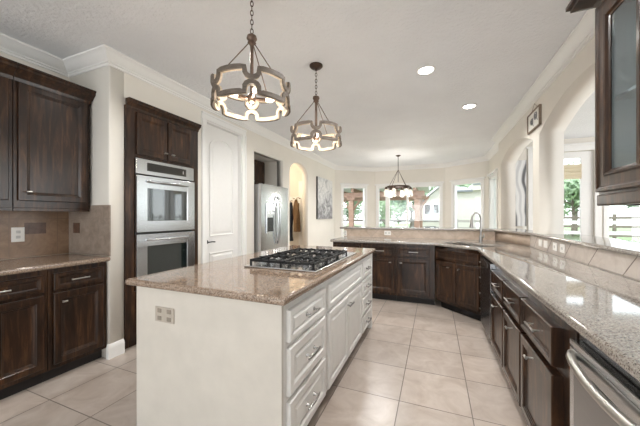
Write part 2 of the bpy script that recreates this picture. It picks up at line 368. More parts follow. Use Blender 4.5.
# bay walls
B = [(-2.73, 7.9), (-1.70, 8.7), (.28, 8.7), (1.24, 8.0)]
def seg_matrix(p, q):
    d = Vector((q[0] - p[0], q[1] - p[1], 0)); L = d.length; d.normalize(); n = Vector((-d.y, d.x, 0))
    return Matrix(((d.x, n.x, 0, p[0]), (d.y, n.y, 0, p[1]), (0, 0, 1, 0), (0, 0, 0, 1))), L
def frame_ring(b, x0, x1, z0, z1, w, y0, y1):
    b.box(x0 - w, x0, y0, y1, z0 - w, z1 + w, .004); b.box(x1, x1 + w, y0, y1, z0 - w, z1 + w, .004)
    b.box(x0, x1, y0, y1, z0 - w, z0, .004); b.box(x0, x1, y0, y1, z1, z1 + w, .004)
def window(name, Mt, x0, x1, z0, z1, wall_t, mull=(), head=True, label=None):
    """casing on the room side (y<0 in wall coordinates), sashes and panes in the opening"""
    b = MB(); frame_ring(b, x0, x1, z0, z1, .055, -.018, 0)
    if head: b.box(x0 - .09, x1 + .09, -.05, 0, z1 + .055, z1 + .10, .008)
    o = struct(b.build(name, 'white_trim', M=Mt))
    xs = [x0] + [m for mm in mull for m in mm] + [x1]
    f = MB(); f.box(x0, x0 + .03, .0, wall_t, z0, z1); f.box(x1 - .03, x1, .0, wall_t, z0, z1); f.box(x0, x1, 0, wall_t, z0, z0 + .03); f.box(x0, x1, 0, wall_t, z1 - .03, z1)
    for a, c in mull: f.box(a, c, .0, wall_t, z0, z1)
    f.build('window_frame', 'white_trim', o, M=Mt)
    for a, c in zip(xs[0::2], xs[1::2]):
        MB().box(a + .005, c - .005, wall_t * .5, wall_t * .5 + .006, z0 + .01, z1 - .01).build('pane', 'window_glass', o, M=Mt)
    return o
for nm, (p, q) in zip(('wall_bay_left', 'wall_bay_middle', 'wall_bay_right'), zip(B, B[1:])):
    Mt, L = seg_matrix(p, q)
    if nm == 'wall_bay_left': x0, x1 = .25, .99
    elif nm == 'wall_bay_middle': x0, x1 = .09, L - .12
    else: x0, x1 = .25, 1.02
    Ms = Mt @ MXZ
    struct(slab([(0, 0), (L, 0), (L, CZ), (0, CZ)], [[(x0, .62), (x1, .62), (x1, 2.17), (x0, 2.17)]], .12, M=Ms).build(nm, 'wall_paint'))
    mull = ((.32, .44), (.93, .98)) if 'middle' in nm else ()
    window('window_%d' % (1 + ('middle' in nm) + 2 * ('bay_right' in nm)), Mt, x0, x1, .62, 2.17, .12, mull)
Mn = Matrix(((0, 1, 0, 1.24), (-1, 0, 0, 0), (0, 0, 1, 0), (0, 0, 0, 1)))
window('window_4', Mn, -7.86, -7.02, .75, 2.2, .13)
# room beyond the arches
ol = [(1.371, 0), (1.83, 0), (1.83, 2.53), (2.76, 2.53), (2.76, 0), (6, 0), (6, CZ), (1.371, CZ)]
struct(slab(ol, [[(2.94, .55), (5.2, .55), (5.2, 2.56), (2.94, 2.56)]], .13, M=T((0, 6.8, 0)) @ MXZ).build('wall_study_front', 'wall_paint'))
struct(MB().box(5.95, 6.1, -4.6, 6.8, 0, CZ).build('wall_study_right', 'wall_paint'))
window('window_5', T((0, 6.8, 0)), 2.94, 5.2, .55, 2.56, .13, ((3.70, 3.74), (4.44, 4.48)))
b = MB(); b.box(1.73, 1.83, 6.78, 6.80, 0, 2.53, .004); b.box(2.76, 2.86, 6.78, 6.80, 0, 2.53, .004); b.box(1.73, 2.86, 6.78, 6.80, 2.53, 2.63, .004); b.box(1.70, 2.89, 6.76, 6.80, 2.63, 2.67, .006)
d1 = struct(b.build('door_1', 'white_trim'))
b = MB(); b.box(1.835, 2.03, 6.83, 6.87, .01, 2.52); b.box(2.57, 2.755, 6.83, 6.87, .01, 2.52); b.box(2.03, 2.57, 6.83, 6.87, .01, .30); b.box(2.03, 2.57, 6.83, 6.87, 2.40, 2.52)
b.build('door_leaf', 'white_trim', d1); MB().box(2.03, 2.57, 6.845, 6.853, .30, 2.40).build('pane', 'window_glass', d1)
MB().lathe([(.012, 0), (.012, -.03), (.028, -.035), (.032, -.05), (.02, -.062)], (1.90, 6.83, 1.05), 14, 'Y').build('door_handle', 'black_plastic', d1, True, label='black round knob')
sh = MB()
for k in range(4): sh.box(2.02, 2.58, 6.795 + .004 * (k % 2), 6.826, 2.28 - .07 * (k + 1), 2.28 - .07 * k, .012)
tag(sh.build('roman_shade', 'shade_fabric'), 'folded tan roman shade across the glass door seen through the near arch', 'blind')

# crown moulding around kitchen and nook, baseboards
cp = [(0, CZ - .001), (.105, CZ - .001), (.105, CZ - .016), (.092, CZ - .022), (.078, CZ - .034), (.058, CZ - .055), (.034, CZ - .074), (.026, CZ - .078), (.026, CZ - .088), (.014, CZ - .094), (.012, CZ - .108), (0, CZ - .112)]
path = [(XA, -4.6), (XA, 1.66), (XL, 1.66), (XL, 7.9), (-1.70, 8.7), (.28, 8.7), (1.24, 8.0), (1.24, 6.221), (XR, 6.221), (XR, -4.6)]
struct(MB().sweep(path, cp).build('trim_1', 'white_trim', None, True))
cp2 = [(0, 0.001), (.016, .001), (.016, .10), (.012, .118), (.006, .130), (0, .134)]
def bb(name, path): struct(MB().sweep(path, cp2).build(name, 'white_trim'))
bb('baseboard_left_return', [(XL - .018, 1.66), (XL, 1.66), (XL, 1.788)])
bb('baseboard_left', [(XL, 6.0), (XL, 7.9), (-1.70, 8.7), (.28, 8.7), (1.24, 8.0), (1.24, 6.23)])
bb('baseboard_left_middle', [(XL, 4.86), (XL, 5.09)])

# ------------------------------------------------------------------ pantry door
b = MB()
for a, c in ((2.745, 2.83), (3.56, 3.645)): b.box(XL, XL + .02, a, c, 0, 2.53, .005); b.box(XL + .02, XL + .03, a + (0 if a < 3 else .06), c - (.06 if a < 3 else 0), 0, 2.53, .003)
b.box(XL, XL + .02, 2.745, 3.645, 2.53, 2.62, .005); b.box(XL + .02, XL + .03, 2.745, 3.645, 2.595, 2.62, .003)
b.box(XL - .139, XL, 2.83, 2.842, 0, 2.53); b.box(XL - .139, XL, 3.548, 3.56, 0, 2.53); b.box(XL - .139, XL, 2.842, 3.548, 2.518, 2.53)
pd = struct(b.build('door_2', 'white_trim'))
b = MB(); b.box(XL - .10, XL - .062, 2.845, 3.545, .01, 2.515)
def raised(b, pts, X):
    c = (sum(p[0] for p in pts) / len(pts), sum(p[1] for p in pts) / len(pts))
    hw = max(abs(p[0] - c[0]) for p in pts); lo = min(p[1] for p in pts); hi = max(p[1] for p in pts); hh = (hi - lo) / 2; c = (c[0], (lo + hi) / 2)
    def sc(d): return [(c[0] + (y - c[0]) * (1 - d / hw), c[1] + (z - c[1]) * (1 - d / hh)) for y, z in pts]
    L = []
    for d, x in ((0, -.001), (0, .010), (.012, .012), (.022, .002), (.035, .001), (.06, .010)):
        L.append([(X + x, y, z) for y, z in sc(d)])
    b.rings(L, False, True)
Xd = XL - .062
low = [(2.955, .14), (3.435, .14), (3.435, .80), (2.955, .80)]
top = [(2.955, 1.02), (3.435, 1.02)] + [(3.195 + .24 * math.cos(PI * k / 14), 2.24 + .13 * math.sin(PI * k / 14)) for k in range(15)]
raised(b, low, Xd); raised(b, top, Xd)
b.build('door_leaf', 'white_trim', pd)
b = MB(); b.lathe([(.027, 0), (.027, .008), (.010, .012), (.010, .045)], (Xd, 2.90, .95), 16, 'X'); b.tube([(Xd + .045, 2.90, .95), (Xd + .048, 2.95, .952), (Xd + .045, 3.01, .946)], .008)
b.build('door_handle', 'black_plastic', pd, True, label='black lever handle')

# ------------------------------------------------------------------ cabinets
DARK = [(0, 0), (0, -.017), (.004, -.021), (.046, -.021), (.050, -.017), (.056, -.0165), (.060, -.011), (.064, -.0105), (.070, -.007)]
DRAW = [(0, 0), (0, -.017), (.004, -.021), (.024, -.021), (.027, -.017), (.032, -.0165), (.035, -.011), (.038, -.0105), (.042, -.008)]
THICK = lambda P, k: [(i, d if d == 0 else d - k) for i, d in P]
RAISED = [(0, 0), (0, -.016), (.005, -.022), (.042, -.022), (.047, -.017), (.052, -.012), (.060, -.012), (.080, -.020)]
RAISED_S = [(0, 0), (0, -.016), (.005, -.022), (.028, -.022), (.032, -.016), (.036, -.012), (.041, -.012), (.056, -.020)]
def bar_pull(parent, x, z, y, L=.11, mat='nickel', vertical=False, name='handle', out=.032):
    b = MB(); h = L / 2
    if vertical:
        b.tube([(x, y - out, z - h), (x, y - out, z + h)], .0055); b.tube([(x, y + .001, z - h * .72), (x, y - out, z - h * .72)], .0045, 8); b.tube([(x, y + .001, z + h * .72), (x, y - out, z + h * .72)], .0045, 8)
    else:
        b.tube([(x - h, y - out, z), (x + h, y - out, z)], .0055); b.tube([(x - h * .72, y + .001, z), (x - h * .72, y - out, z)], .0045, 8); b.tube([(x + h * .72, y + .001, z), (x + h * .72, y - out, z)], .0045, 8)
    return b.build(name, mat, parent, True)
def t_knob(parent, x, z, y, mat='nickel', L=.034, out=.03, tilt=0):
    b = MB(); b.tube([(x, y + .001, z), (x, y - out, z)], .0045, 8)
    c, s = math.cos(tilt) * L / 2, math.sin(tilt) * L / 2
    b.tube([(x - c, y - out, z - s), (x + c, y - out, z + s)], .0065); return b.build('knob', mat, parent, True)
def fancy_pull(parent, x, z, y, L=.165):
    b = MB(); h = L / 2
    b.tube([(x - h, y - .026, z - .004), (x - h * .5, y - .034, z + .002), (x, y - .036, z + .003), (x + h * .5, y - .034, z + .002), (x + h, y - .026, z - .004)], [.004, .006, .0065, .006, .004], 8)
    for s in (-1, 1):
        b.tube([(x + s * h * .62, y + .001, z), (x + s * h * .62, y - .012, z), (x + s * h * .62, y - .032, z)], [.010, .005, .006], 8)
        b.lathe([(.001, -.003), (.012, -.002), (.012, .001), (.001, .002)], (x + s * h * .62, y, z), 10, 'Y')
    return b.build('handle', 'pewter', parent, True)
def base_cab(label, loc, rz, w, depth, fronts, top=.874, toe=.10, toe_in=.07, group=None, front_k=0.0, wood_='dark_wood', ends=None, carcass_w=None):
    """one base unit; local x along the front, front of the box at y=0, facing -y. fronts: list of (kind, x0, x1, z0, z1, knobspec)"""
    t = thing('base_cabinet', label, 'cabinet', loc, rz, group)
    b = MB(); b.box(0, w, 0, depth, toe, top, .002); b.build('body', wood_, t)
    if toe_in is not None: MB().box(.0, w, toe_in, depth - .02, .0, toe - .001).build('toe_kick', 'toe_dark', t)
    for f in fronts:
        kind, x0, x1, z0, z1, kn = f
        small = (z1 - z0) < .22
        P = THICK(DRAW if small else DARK, front_k)
        fo = MB().panel(x0, x1, z0, z1, P).build('drawer' if kind == 'drawer' else ('panel' if kind == 'panel' else 'door'), wood_, t)
        y = P[-1][1] if kind == 'drawer' else P[3][1]
        if kn is None: continue
        if kn[0] == 'bar': bar_pull(fo, kn[1], kn[2], y, kn[3] if len(kn) > 3 else .12)
        else: t_knob(fo, kn[1], kn[2], y, out=.03 if front_k == 0 else .035, tilt=kn[3] if len(kn) > 3 else 0)
    return t
R90 = PI / 2
# left run (faces +x): local x = world y
base_cab('dark wood base cabinet left of the oven wall, the one against the wall end', (-2.76, 1.235, 0), R90, .420, .565,
         [('drawer', .03, .385, .715, .845, ('bar', .20, .78, .13)), ('door', .03, .385, .135, .69, ('knob', .085, .62))], top=.888)
base_cab('dark wood base cabinet at the left photo edge, below the wall outlet', (-2.76, .60, 0), R90, .632, .565,
         [('drawer', .03, .605, .715, .845, ('bar', .34, .78, .15)), ('door', .03, .315, .135, .69, ('knob', .28, .62)), ('door', .32, .605, .135, .69, None)], top=.888)
lt = slab([(-3.338, .58), (-2.705, .58), (-2.705, 1.655), (-3.338, 1.655)], [], .04, .014, T((0, 0, .889)))
tag(lt.build('countertop', 'granite_warm', None, True), 'brown speckled granite worktop on the left dark cabinets', 'countertop')
def wall_cab(label, loc, rz, w, depth, z0, z1, doors, crown=True, ends=(True, True)):
    t = thing('wall_cabinet', label, 'cabinet', loc, rz)
    MB().box(0, w, 0, depth, z0, z1, .002).build('body', 'dark_wood', t)
    return t
# left wall cabinets: two units and one crown each
for lab, y0, w, drs in (('dark wood wall cabinet above the left worktop, nearest the white wall end', 1.125, .515, [(.025, .485, 'l')]),
                        ('dark wood wall cabinet cut off by the left photo edge', .45, .672, [(.02, .33, 'r'), (.335, .645, 'l')])):
    t = wall_cab(lab, (-2.985, y0, 0), R90, w, .35, 1.36, 2.36, drs)
    for x0, x1, side in drs:
        d = MB().panel(x0, x1, 1.415, 2.33, DARK).build('door', 'dark_wood', t)
        t_knob(d, x0 + .05 if side == 'l' else x1 - .05, 1.485, -.021, tilt=0)
    b = MB(); pf = [(0, 2.335), (.006, 2.335), (.012, 2.36), (.03, 2.385), (.055, 2.41), (.062, 2.415), (.062, 2.435), (.07, 2.44), (.07, 2.455), (0, 2.455)]
    pth = [(w, .34), (w, 0), (0, 0)] if lab.endswith('end') else [(w, 0), (0, 0)]
    # walking from the wall end to the near end keeps the room on the left, so mirror 'out'
    pth = pth[::-1]
    b.sweep(pth, pf); b.build('crown', 'dark_wood', t)
    MB().box(0.001, w - .001, .0, .018, 1.335, 1.359).build('light_rail', 'dark_wood', t)
# left backsplash and plates
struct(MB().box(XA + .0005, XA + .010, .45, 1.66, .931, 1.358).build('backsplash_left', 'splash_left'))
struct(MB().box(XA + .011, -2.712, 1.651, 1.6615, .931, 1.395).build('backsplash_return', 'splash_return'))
def outlet(name, label, M, w=.072, h=.115, mat='white_plastic', kind='duplex', group=None, cat='outlet'):
    b = MB().box(-w / 2, w / 2, -.006, 0, -h / 2, h / 2, .003); o = b.build(name, mat)
    o.matrix_world = M; tag(o, label, cat, group)
    gs = [0] if w < .1 else [-w / 4, w / 4]
    for gx in gs:
        if kind == 'duplex':
            for dz in (-.022, .022) if h > .08 else (0,):
                MB().box(gx - .015, gx + .015, -.009, -.005, dz - .012, dz + .012, .003).build('receptacle', 'plate_grey' if mat == 'white_plastic' else 'brown_receptacle', o)
        else: MB().box(gx - .016, gx + .016, -.009, -.005, -.028, .028, .001).build('rocker', mat, o)
    return o
def face(loc, rz): return T(loc) @ Matrix.Rotation(rz, 4, 'Z')
outlet('wall_outlet', 'white double outlet on the tan tile left of the oven wall', face((XA + .011, 1.284, 1.135), R90), .085, .125)
MB_ = [((XA + .0105, 1.40, 1.185), R90, 'small dark brown accent tile right of the white outlet'), ((-3.20, 1.6505, 1.18), 0, 'small dark brown accent tile on the grey wall-end tile, in the corner')]
for (l, r, lab), w in zip(MB_, (.15, .10)):
    o = MB().box(-w / 2, w / 2, -.0035, 0, -.05, .05, .001).build('accent_tile', 'tile_inset'); o.matrix_world = face(l, r); tag(o, lab, 'tile')

# tall oven cabinet with double oven
oc = thing('oven_cabinet', 'tall dark wood cabinet built around the double wall oven', 'cabinet', (-2.715, 1.795, 0), R90)
b = MB(); b.box(0, .085, 0, .6, .10, 2.355, .002); b.box(.80, .888, 0, .6, .10, 2.355, .002); b.box(.085, .80, 0, .6, .10, .555); b.box(.085, .80, 0, .6, 1.872, 2.355); b.box(.085, .80, .56, .6, .555, 1.872); b.box(0.0, .888, .07, .58, 0, .10)
b.build('body', 'dark_wood', oc)
for x0, x1, kx in ((.10, .438, .40), (.452, .79, .49)):
    d = MB().panel(x0, x1, 1.90, 2.315, DARK).build('door', 'dark_wood', oc); t_knob(d, kx, 1.965, -.021, tilt=0)
d = MB().panel(.10, .79, .14, .53, DARK).build('drawer', 'dark_wood', oc); bar_pull(d, .44, .36, -.007, .13)
b = MB(); b.sweep([(0, 0), (.888, 0)], [(0, 2.33), (.006, 2.33), (.014, 2.352), (.035, 2.375), (.05, 2.385), (.05, 2.40), (.058, 2.405), (.058, 2.415), (0, 2.415)]); b.build('crown', 'dark_wood', oc)
ov = thing('double_oven', 'stainless double wall oven with black glass windows', 'oven', (-2.715, 1.882, 0), R90)
b = MB(); b.box(.005, .708, .002, .555, .56, 1.868); b.build('body', 'black_plastic', ov)
b = MB(); b.box(0, .713, -.022, .001, 1.712, 1.866, .004); cpn = b.build('control_panel', 'steel', ov)
MB().box(.115, .60, -.0245, -.021, 1.752, 1.835, .001).build('display', 'black_glass', cpn, label='black glass display strip')
MB().box(.553, .558, -.0255, -.024, 1.775, 1.81).build('indicator', 'white_plastic', cpn)
def oven_door(z0, z1, wz0, wz1):
    b = MB(); x0, x1 = 0, .713; wx0, wx1 = .11, .603
    b.box(x0, wx0, -.035, .001, z0, z1, .003); b.box(wx1, x1, -.035, .001, z0, z1, .003); b.box(wx0 - .004, wx1 + .004, -.035, .001, z0, wz0, .002); b.box(wx0 - .004, wx1 + .004, -.035, .001, wz1, z1, .002)
    d = b.build('door', 'steel', ov)
    MB().box(wx0 - .002, wx1 + .002, -.030, -.002, wz0 - .002, wz1 + .002).build('oven_window', 'oven_glass', d)
    pts = [(.10 + .515 * k / 12, -.035 - .045 * math.sin(PI * (k / 12)) ** .5, z1 - .055) for k in range(13)]
    MB().tube(pts, .012, 10).build('handle', 'steel', d, True)
oven_door(1.135, 1.698, 1.245, 1.575); oven_door(.565, 1.112, .675, .99)

# ------------------------------------------------------------------ island
isl = thing('kitchen_island', 'cream painted kitchen island with raised-panel drawers under the speckled granite top', 'kitchen island', (-.684, 1.19, 0), R90)
IW, ID = 2.10, 1.016   # along y, across
b = MB(); b.box(.02, IW - .05, 0, ID - .001, .095, .874); b.build('body', 'island_paint', isl)
MB().box(.02, IW - .05, .075, ID - .05, 0, .0945).build('toe_kick', 'toe_dark', isl)
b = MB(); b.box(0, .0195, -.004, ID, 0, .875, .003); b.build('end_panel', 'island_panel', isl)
b = MB(); b.box(IW - .05, IW, -.012, ID, 0, .875, .004); b.box(IW - .085, IW - .06, -.016, .001, .20, .81, .006); b.build('end_post', 'island_paint', isl)
def isl_front(nm, x0, x1, z0, z1, pull):
    P = RAISED_S if z1 - z0 < .2 else RAISED
    o = MB().panel(x0, x1, z0, z1, P).build(nm, 'island_paint', isl)
    if pull == 'bar': fancy_pull(o, (x0 + x1) / 2, (z0 + z1) / 2, P[-1][1])
    elif pull: t_knob(o, x1 - .03 if pull == 'r' else x0 + .03, z1 - .07, -.022, 'pewter', .05)
for z0, z1 in ((.665, .825), (.395, .635), (.115, .365)):
    isl_front('drawer', .055, .555, z0, z1, 'bar')
    if z0 > .6: isl_front('drawer', 1.60, 1.99, z0, z1, 'bar')
isl_front('panel', .615, 1.545, .665, .825, None); isl_front('door', .615, 1.075, .115, .635, 'r'); isl_front('door', 1.085, 1.545, .115, .635, 'l')
for z0, z1 in ((.485, .635), (.30, .455), (.115, .27)): isl_front('drawer', 1.60, 1.99, z0, z1, 'bar')
it = slab([(-1.735, 1.145), (-.64, 1.145), (-.64, 3.325), (-1.735, 3.325)], [], .04, .016, T((0, 0, .8755)))
tag(it.build('island_countertop', 'granite_warm', None, True), 'pinkish brown speckled granite slab on the cream island', 'countertop')
outlet('island_outlet', 'tan double-gang outlet plate on the near end of the cream island', face((-1.455, 1.1895, .72), 0), .15, .088, 'brown_plate')

# gas cooktop
cz = .9165
ck = thing('gas_cooktop', 'stainless gas cooktop with black cast iron grates on the island', 'cooktop', (-1.315, 1.735, cz), 0)
CW, CL = .585, 1.06
MB().box(0, CW, 0, CL, 0, .012, .005).build('tray', 'steel', ck)
bp = [(.15, .17, .040), (.43, .17, .034), (.29, .43, .050), (.15, .69, .034), (.43, .69, .040)]
for x, y, r in bp:
    b = MB(); b.lathe([(r * 1.35, .012), (r * 1.3, .018), (r, .020), (r, .030), (r * .8, .033)], (x, y, 0), 20); bo = b.build('burner', 'steel', ck, True)
    MB().lathe([(r * .82, .033), (r * .85, .040), (r * .7, .044), (.002, .045)], (x, y, 0), 20).build('burner_cap', 'cast_iron', bo, True)
def grate(y0, y1):
    b = MB(); x0, x1 = .03, CW - .03; z0, z1 = .038, .056
    b.box(x0, x1, y0, y0 + .014, z0, z1, .003); b.box(x0, x1, y1 - .014, y1, z0, z1, .003); b.box(x0, x0 + .014, y0, y1, z0, z1, .003); b.box(x1 - .014, x1, y0, y1, z0, z1, .003)
    b.box((x0 + x1) / 2 - .007, (x0 + x1) / 2 + .007, y0, y1, z0, z1, .003); ym = (y0 + y1) / 2
    for k in range(8):
        x = x0 + .035 + k * (x1 - x0 - .07) / 7
        b.box(x - .006, x + .006, y0, y0 + .085, z0, z1 + .006, .003); b.box(x - .006, x + .006, y1 - .085, y1, z0, z1 + .006, .003)
    b.box(x0, x0 + .10, ym - .006, ym + .006, z0, z1 + .006, .003); b.box(x1 - .10, x1, ym - .006, ym + .006, z0, z1 + .006, .003)
    for x in (x0, (x0 + x1) / 2 - .007, x1 - .014):
        for y in (y0, y1 - .014): b.box(x, x + .014, y, y + .014, .011, z0 + .002, .002)
    b.build('grate', 'cast_iron', ck)
for y0 in (.035, .30, .565): grate(y0, y0 + .26)
for k in range(5):
    x = .10 + k * .096
    MB().lathe([(.022, .012), (.022, .016), (.017, .019), (.015, .040), (.004, .042)], (x, .945, 0), 16).build('knob', 'steel', ck, True)

# ------------------------------------------------------------------ right run (faces -x): local x = -world y
RX = .527
def right_cab(label, y_far, y_near, fronts, k=.024, **kw):
    return base_cab(label, (RX, y_far, 0), -R90, y_far - y_near, .52, fronts, front_k=k, **kw)
gN = None
right_cab('dark base cabinet with one drawer and door, next to the near stainless dishwasher', 2.055, 1.435,
          [('drawer', .012, .50, .625, .80, ('bar', .25, .71, .14)), ('door', .012, .50, .125, .585, ('knob', .25, .545))])
right_cab('dark base cabinet with one drawer and door, second from the near dishwasher', 2.535, 2.057,
          [('drawer', .012, .466, .625, .80, ('bar', .235, .71, .14)), ('door', .012, .466, .125, .585, ('knob', .30, .545))])
right_cab('dark base cabinet with one drawer and door, beside the far black dishwasher', 3.02, 2.537,
          [('drawer', .012, .47, .625, .80, ('bar', .24, .71, .14)), ('door', .012, .47, .125, .585, ('knob', .30, .545))])
right_cab('narrow dark four-drawer base cabinet between the corner sink cabinet and far dishwasher', 3.86, 3.64,
          [('drawer', .012, .208, .14 + .18 * k, .30 + .18 * k, ('knob', .11, .22 + .18 * k)) for k in range(4)], k=0)
def dishwasher(label, y_far, y_near, body, near):
    w = y_far - y_near
    t = thing('dishwasher', label, 'dishwasher', (RX, y_far, 0), -R90)
    MB().box(.004, w - .004, .0, .52, .10, .868).build('body', 'black_plastic', t)
    MB().box(.004, w - .004, .05, .50, 0, .099).build('toe_kick', 'toe_dark', t)
    if near:
        b = MB(); b.box(.006, w - .006, -.032, -.001, .115, .79, .006); b.box(.006, w - .006, -.032, -.001, .79, .815, .004); d = b.build('door', 'steel', t)
        MB().box(.03, w - .03, -.0335, -.030, .725, .735, .001).build('vent_slot', 'black_plastic', d)
        MB().box(.05, w - .05, -.0345, -.030, .16, .70, .001).build('inner_panel', 'steel_dark', d, label='darker recessed steel face')
        pts = [(.035 + (w - .07) * k / 16, -.033 - .038 * math.sin(PI * k / 16) ** .5, .765 - .012 * math.sin(PI * k / 16)) for k in range(17)]
        MB().tube(pts, .0155, 14).build('handle', 'nickel', d, True, label='thick bowed bright metal handle')
        MB().box(.02, .06, -.004, .002, .835, .845).build('latch', 'steel', t)
    else:
        b = MB(); b.box(.006, w - .006, -.045, -.001, .115, .845, .004); d = b.build('door', 'black_plastic', t)
        MB().box(.03, w - .18, -.0465, -.044, .775, .83, .001).build('control_strip', 'steel', d, label='pale metal control strip')
        MB().box(w - .012, w - .004, -.047, -.001, .11, .85, .001).build('edge_trim', 'steel', d)
dishwasher('stainless dishwasher with bowed handle at the bottom right corner', 1.415, .805, 'steel', True)
dishwasher('black-fronted dishwasher with pale control strip near the corner sink', 3.638, 3.03, 'black_plastic', False)
b = MB(); b.box(RX, 1.04, .40, .80, .10, .872, .002)
t = base_cab('dark base cabinet beyond the near dishwasher, below the worktop at the photo edge', (RX, .80, 0), -R90, .5, .52, [('door', .012, .488, .125, .80, None)])

# far peninsula (faces -y) and diagonal sink cabinet
FY = 4.372
base_cab('dark peninsula cabinet whose left part hides behind the island, at its free end', (-1.54, FY, 0), 0, .48, .66,
         [('drawer', .02, .45, .695, .83, ('bar', .24, .765, .13)), ('door', .02, .45, .14, .665, ('knob', .40, .60))])
base_cab('dark peninsula cabinet just right of the island, under the white outlet', (-1.058, FY, 0), 0, .52, .66,
         [('drawer', .03, .50, .695, .83, ('bar', .285, .765, .13)), ('door', .03, .50, .14, .665, ('knob', .44, .60))])
base_cab('dark peninsula cabinet left of the corner sink cabinet, with drawer over door', (-.536, FY, 0), 0, .54, .66,
         [('drawer', .02, .47, .695, .83, ('bar', .25, .765, .13)), ('door', .02, .47, .14, .665, ('knob', .075, .60))])
dv = Vector((.52 - .012, 3.875 - FY)); dl = dv.length; da = math.atan2(dv.y, dv.x)
sc = thing('sink_cabinet', 'dark diagonal corner cabinet with two doors beneath the sink', 'cabinet', (.012, FY, 0), da)
b = slab([(.004, .001), (dl - .004, .001), (dl + .22, .24), (dl / 2, .74), (-.22, .24)], [[(.05, .06), (dl - .05, .06), (dl + .05, .25), (dl / 2, .60), (-.05, .25)]], .774, M=T((0, 0, .10)))
b.bm.verts.ensure_lookup_table(); b.build('body', 'dark_wood', sc)
b = slab([(.04, .07), (dl - .04, .07), (dl / 2, .5)], [], .098); b.build('toe_kick', 'toe_dark', sc)
MB().panel(.02, dl - .02, .695, .83, DRAW).build('panel', 'dark_wood', sc)
for x0, x1, kx, tl in ((.02, dl / 2 - .006, .26, 0), (dl / 2 + .006, dl - .02, dl / 2 + .07, 1.0)):
    d = MB().panel(x0, x1, .14, .665, DARK).build('door', 'dark_wood', sc); t_knob(d, kx, .605, -.021, tilt=tl)

# continuous worktop with the sink cut out
u = Vector((dv.x, dv.y)).normalized(); n = Vector((-u.y, u.x)); mid = Vector((.23, 4.09))
scn = mid + n * .30
def sk(a, d): p = scn + u * a + n * d; return (p.x, p.y)
sh_ = []
for (ca, cd, a0) in ((.30, .16, 0), (-.30, .16, 90), (-.30, -.16, 180), (.30, -.16, 270)):
    for k in range(5):
        an = math.radians(a0 + 90 * k / 4); sh_.append(sk(ca + .05 * math.cos(an), cd + .05 * math.sin(an)))
wt = slab([(-1.57, 4.325), (-.01, 4.325), (.472, 3.86), (.472, .30), (1.108, .30), (1.108, 4.27), (.885, 5.088), (-1.57, 5.088)], [sh_], .04, .014, T((0, 0, .8755)))
tag(wt.build('peninsula_countertop', 'granite_grey', None, True), 'long grey-beige granite worktop running along the right wall and around the sink corner', 'countertop')
# sink bowl
b = MB()
def loop(s, z, dx=0): return [(scn.x + (p[0] - scn.x) * s, scn.y + (p[1] - scn.y) * s, z) for p in sh_]
b.rings([loop(1.04, .8745), loop(.995, .8745), loop(.97, .86), loop(.95, .72), loop(.85, .69), loop(.2, .685)], False, True)
sk_o = b.build('sink', 'steel', None, True); tag(sk_o, 'stainless undermount sink set diagonally in the worktop corner', 'sink')
MB().lathe([(.04, .6852), (.042, .689), (.025, .690), (.02, .687)], (scn.x, scn.y, 0), 16).build('drain', 'steel_dark', sk_o, True)
# faucet
fp = scn + n * .30 - u * .06
fx = thing('faucet', 'brushed nickel gooseneck faucet with pull-down spray head behind the corner sink', 'faucet', (fp.x, fp.y, .917), math.atan2(-u.y, -u.x) + 1.42)
b = MB(); b.lathe([(.032, 0), (.032, .006), (.024, .012), (.022, .07), (.020, .10), (.017, .11)], n=20); b.build('body', 'pewter', fx, True)
pts = [(0, 0, .10), (0, 0, .32)] + [(.075 - .075 * math.cos(PI * k / 14), 0, .335 + .085 * math.sin(PI * k / 14)) for k in range(15)] + [(.152, 0, .32)]
MB().tube(pts, .0155, 12).build('spout', 'pewter', fx, True)
MB().lathe([(.015, .335), (.02, .315), (.024, .27), (.033, .225), (.032, .21), (.012, .209)], (.153, 0, 0), 16).build('spray_head', 'pewter', fx, True)
b = MB(); b.tube([(-.018, 0, .075), (-.05, 0, .08)], .011, 10); b.tube([(-.052, 0, .07), (-.055, 0, .13)], [.010, .006], 10); b.build('handle', 'pewter', fx, True)

# raised bar: half wall, tile, ledge, plates
hw = MB(); hw.box(-1.575, .90, 5.10, 5.23, 0, 1.058)
struct(hw.build('wall_bar', 'wall_paint'))
q0 = Vector((.885, 5.10)); q1 = Vector((1.119, 4.28)); dd = (q1 - q0).normalized(); nn = Vector((-dd.y, dd.x))
pl = [q0, q1, q1 + Vector((0, -.144)), q1 + Vector((.14, -.144)), q0 + nn * .14 + Vector((0, .03))]
struct(slab([(p.x, p.y) for p in [q0, q1, Vector((1.119, 4.201)), Vector((1.26, 4.201)), q0 + nn * .14]], [], 1.058).build('wall_bar_corner', 'wall_paint'))
struct(MB().box(-1.573, .872, 5.089, 5.0995, .9165, 1.058).build('backsplash_far', 'splash_far'))
tq = [q0 - nn * .0005, q1 - nn * .0005, q1 - nn * .011, q0 - nn * .011]
struct(slab([(p.x, p.y) for p in tq], [], .142, M=T((0, 0, .9165))).build('backsplash_corner', 'splash_far'))
struct(MB().box(1.109, 1.1195, .30, 4.27, .9165, 1.058).build('backsplash_right', 'splash_right'))
lg = slab([(-1.645, 5.05), (.845, 5.05), (1.083, 4.18), (1.083, 2.0), (1.52, 2.0), (1.52, 3.975), (1.115, 3.975), (1.115, 4.205), (1.37, 4.205), (1.39, 4.4), (1.25, 5.50), (-1.645, 5.50)], [], .032, .012, T((0, 0, 1.0585)))
tag(lg.build('bar_ledge', 'granite_grey', None, True), 'raised granite bar ledge above the tile, running under the right arch', 'countertop')
